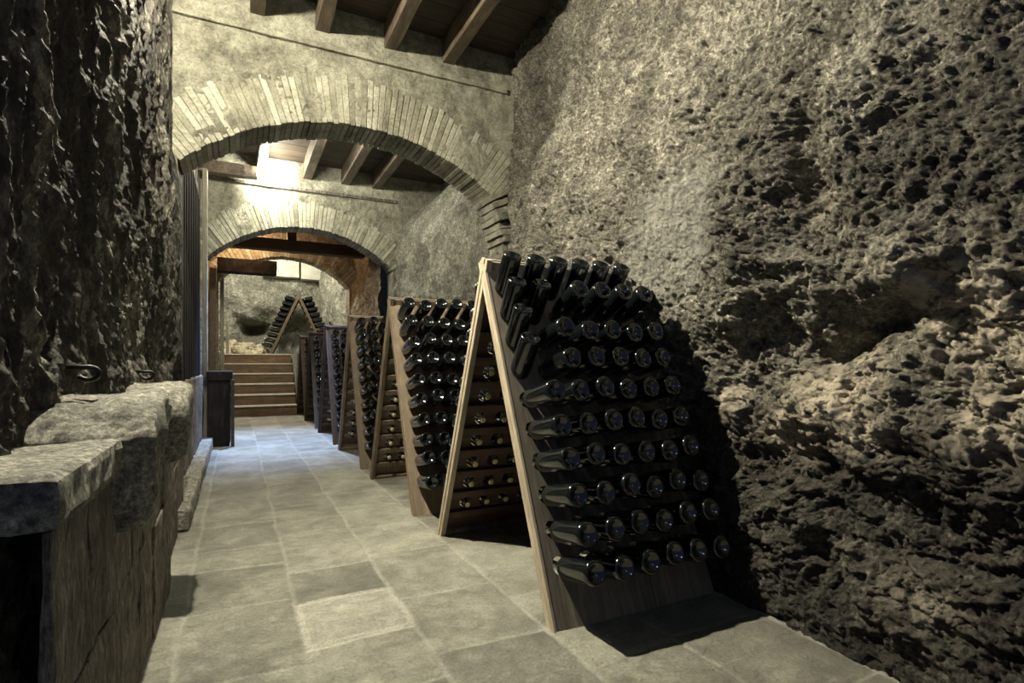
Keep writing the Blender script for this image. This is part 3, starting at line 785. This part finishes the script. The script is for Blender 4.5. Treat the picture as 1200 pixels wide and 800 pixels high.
if rest:
    src = np.zeros(len(bot_lo.vertices)*3, dtype=np.float32); bot_lo.vertices.foreach_get('co', src); src = src.reshape(-1, 3)
    src = np.concatenate([src, np.ones((len(src), 1), dtype=np.float32)], 1)
    polys = [list(p.vertices) for p in bot_lo.polygons]; n0 = len(src)
    vv = np.concatenate([(src @ np.array(m).T)[:, :3] for m in rest]); ff = [[k+q*n0 for k in p] for q in range(len(rest)) for p in polys]
    me = bpy.data.meshes.new('bottles'); me.from_pydata(vv.tolist(), [], ff); me.materials.append(M['glass'])
    for p in me.polygons: p.use_smooth = True
    o = bpy.data.objects.new('distant_bottles', me); C.objects.link(o)
    tag(o, 'remaining small dark bottles filling the farther and hidden parts of the racks', 'bottles', kind='stuff')

# ------------------------------------------------------------------ lights
def plight(loc, power, col, rad=.05):
    l = bpy.data.lights.new('point_light', 'POINT'); l.energy = power; l.color = col; l.shadow_soft_size = rad
    o = bpy.data.objects.new('point_light', l); C.objects.link(o); o.location = loc; return o
WARM = (1, .93, .74)
def slight(loc, to, power, col, size, blend=1.0, rad=.05):
    l = bpy.data.lights.new('spot', 'SPOT'); l.energy = power; l.color = col; l.shadow_soft_size = rad
    l.spot_size = math.radians(size); l.spot_blend = blend
    o = bpy.data.objects.new('spot', l); C.objects.link(o); o.location = loc
    o.rotation_euler = (Vector(to)-Vector(loc)).to_track_quat('-Z', 'Y').to_euler(); return o
plight((-.24, 2.85, 3.45), 250, WARM, .03)
slight((-.24, 2.85, 3.45), (1.9, 1.5, .9), 720, WARM, 130, 1.0, .03)  # added spot at the main light's position, brightens rock wall more than arch
plight((.6, -1.4, 2.9), 9, (.85, .92, 1), .15)  # weak cool fill added behind the camera, no fixture there
plight((.34, 8.03, 3.60), 75, (1, .97, .80), .04)
plight((.8, 6.2, 3.55), 110, (1, .95, .78), .06)
plight((.15, 10.2, 3.15), 40, (1, .62, .32), .05)
slight((.35, 7.9, 3.3), (.25, 7.5, 0), 1150, (.34, .52, 1), 72, 1.0)
slight((.5, 9.3, 2.7), (.5, 11.5, .5), 55, (1, .86, .66), 80, 1.0)  # added spot that brightens the stair risers
plight((.45, 14.4, 4.0), 230, (1, .95, .78), .06)
plight((.3, 12.4, 4.0), 190, (1, .95, .78), .05)  # added light for the far rack's front and the steps from above
w = bpy.data.worlds.new('world'); bpy.context.scene.world = w; w.use_nodes = True
w.node_tree.nodes['Background'].inputs[0].default_value = (.42, .55, .9, 1); w.node_tree.nodes['Background'].inputs[1].default_value = .10  # dim blue ambient fill, added; enters the open end behind the camera
vs = bpy.context.scene.view_settings
vs.view_transform = 'Standard'; vs.look = 'None'; vs.exposure = .5; vs.gamma = 1; vs.use_curve_mapping = False
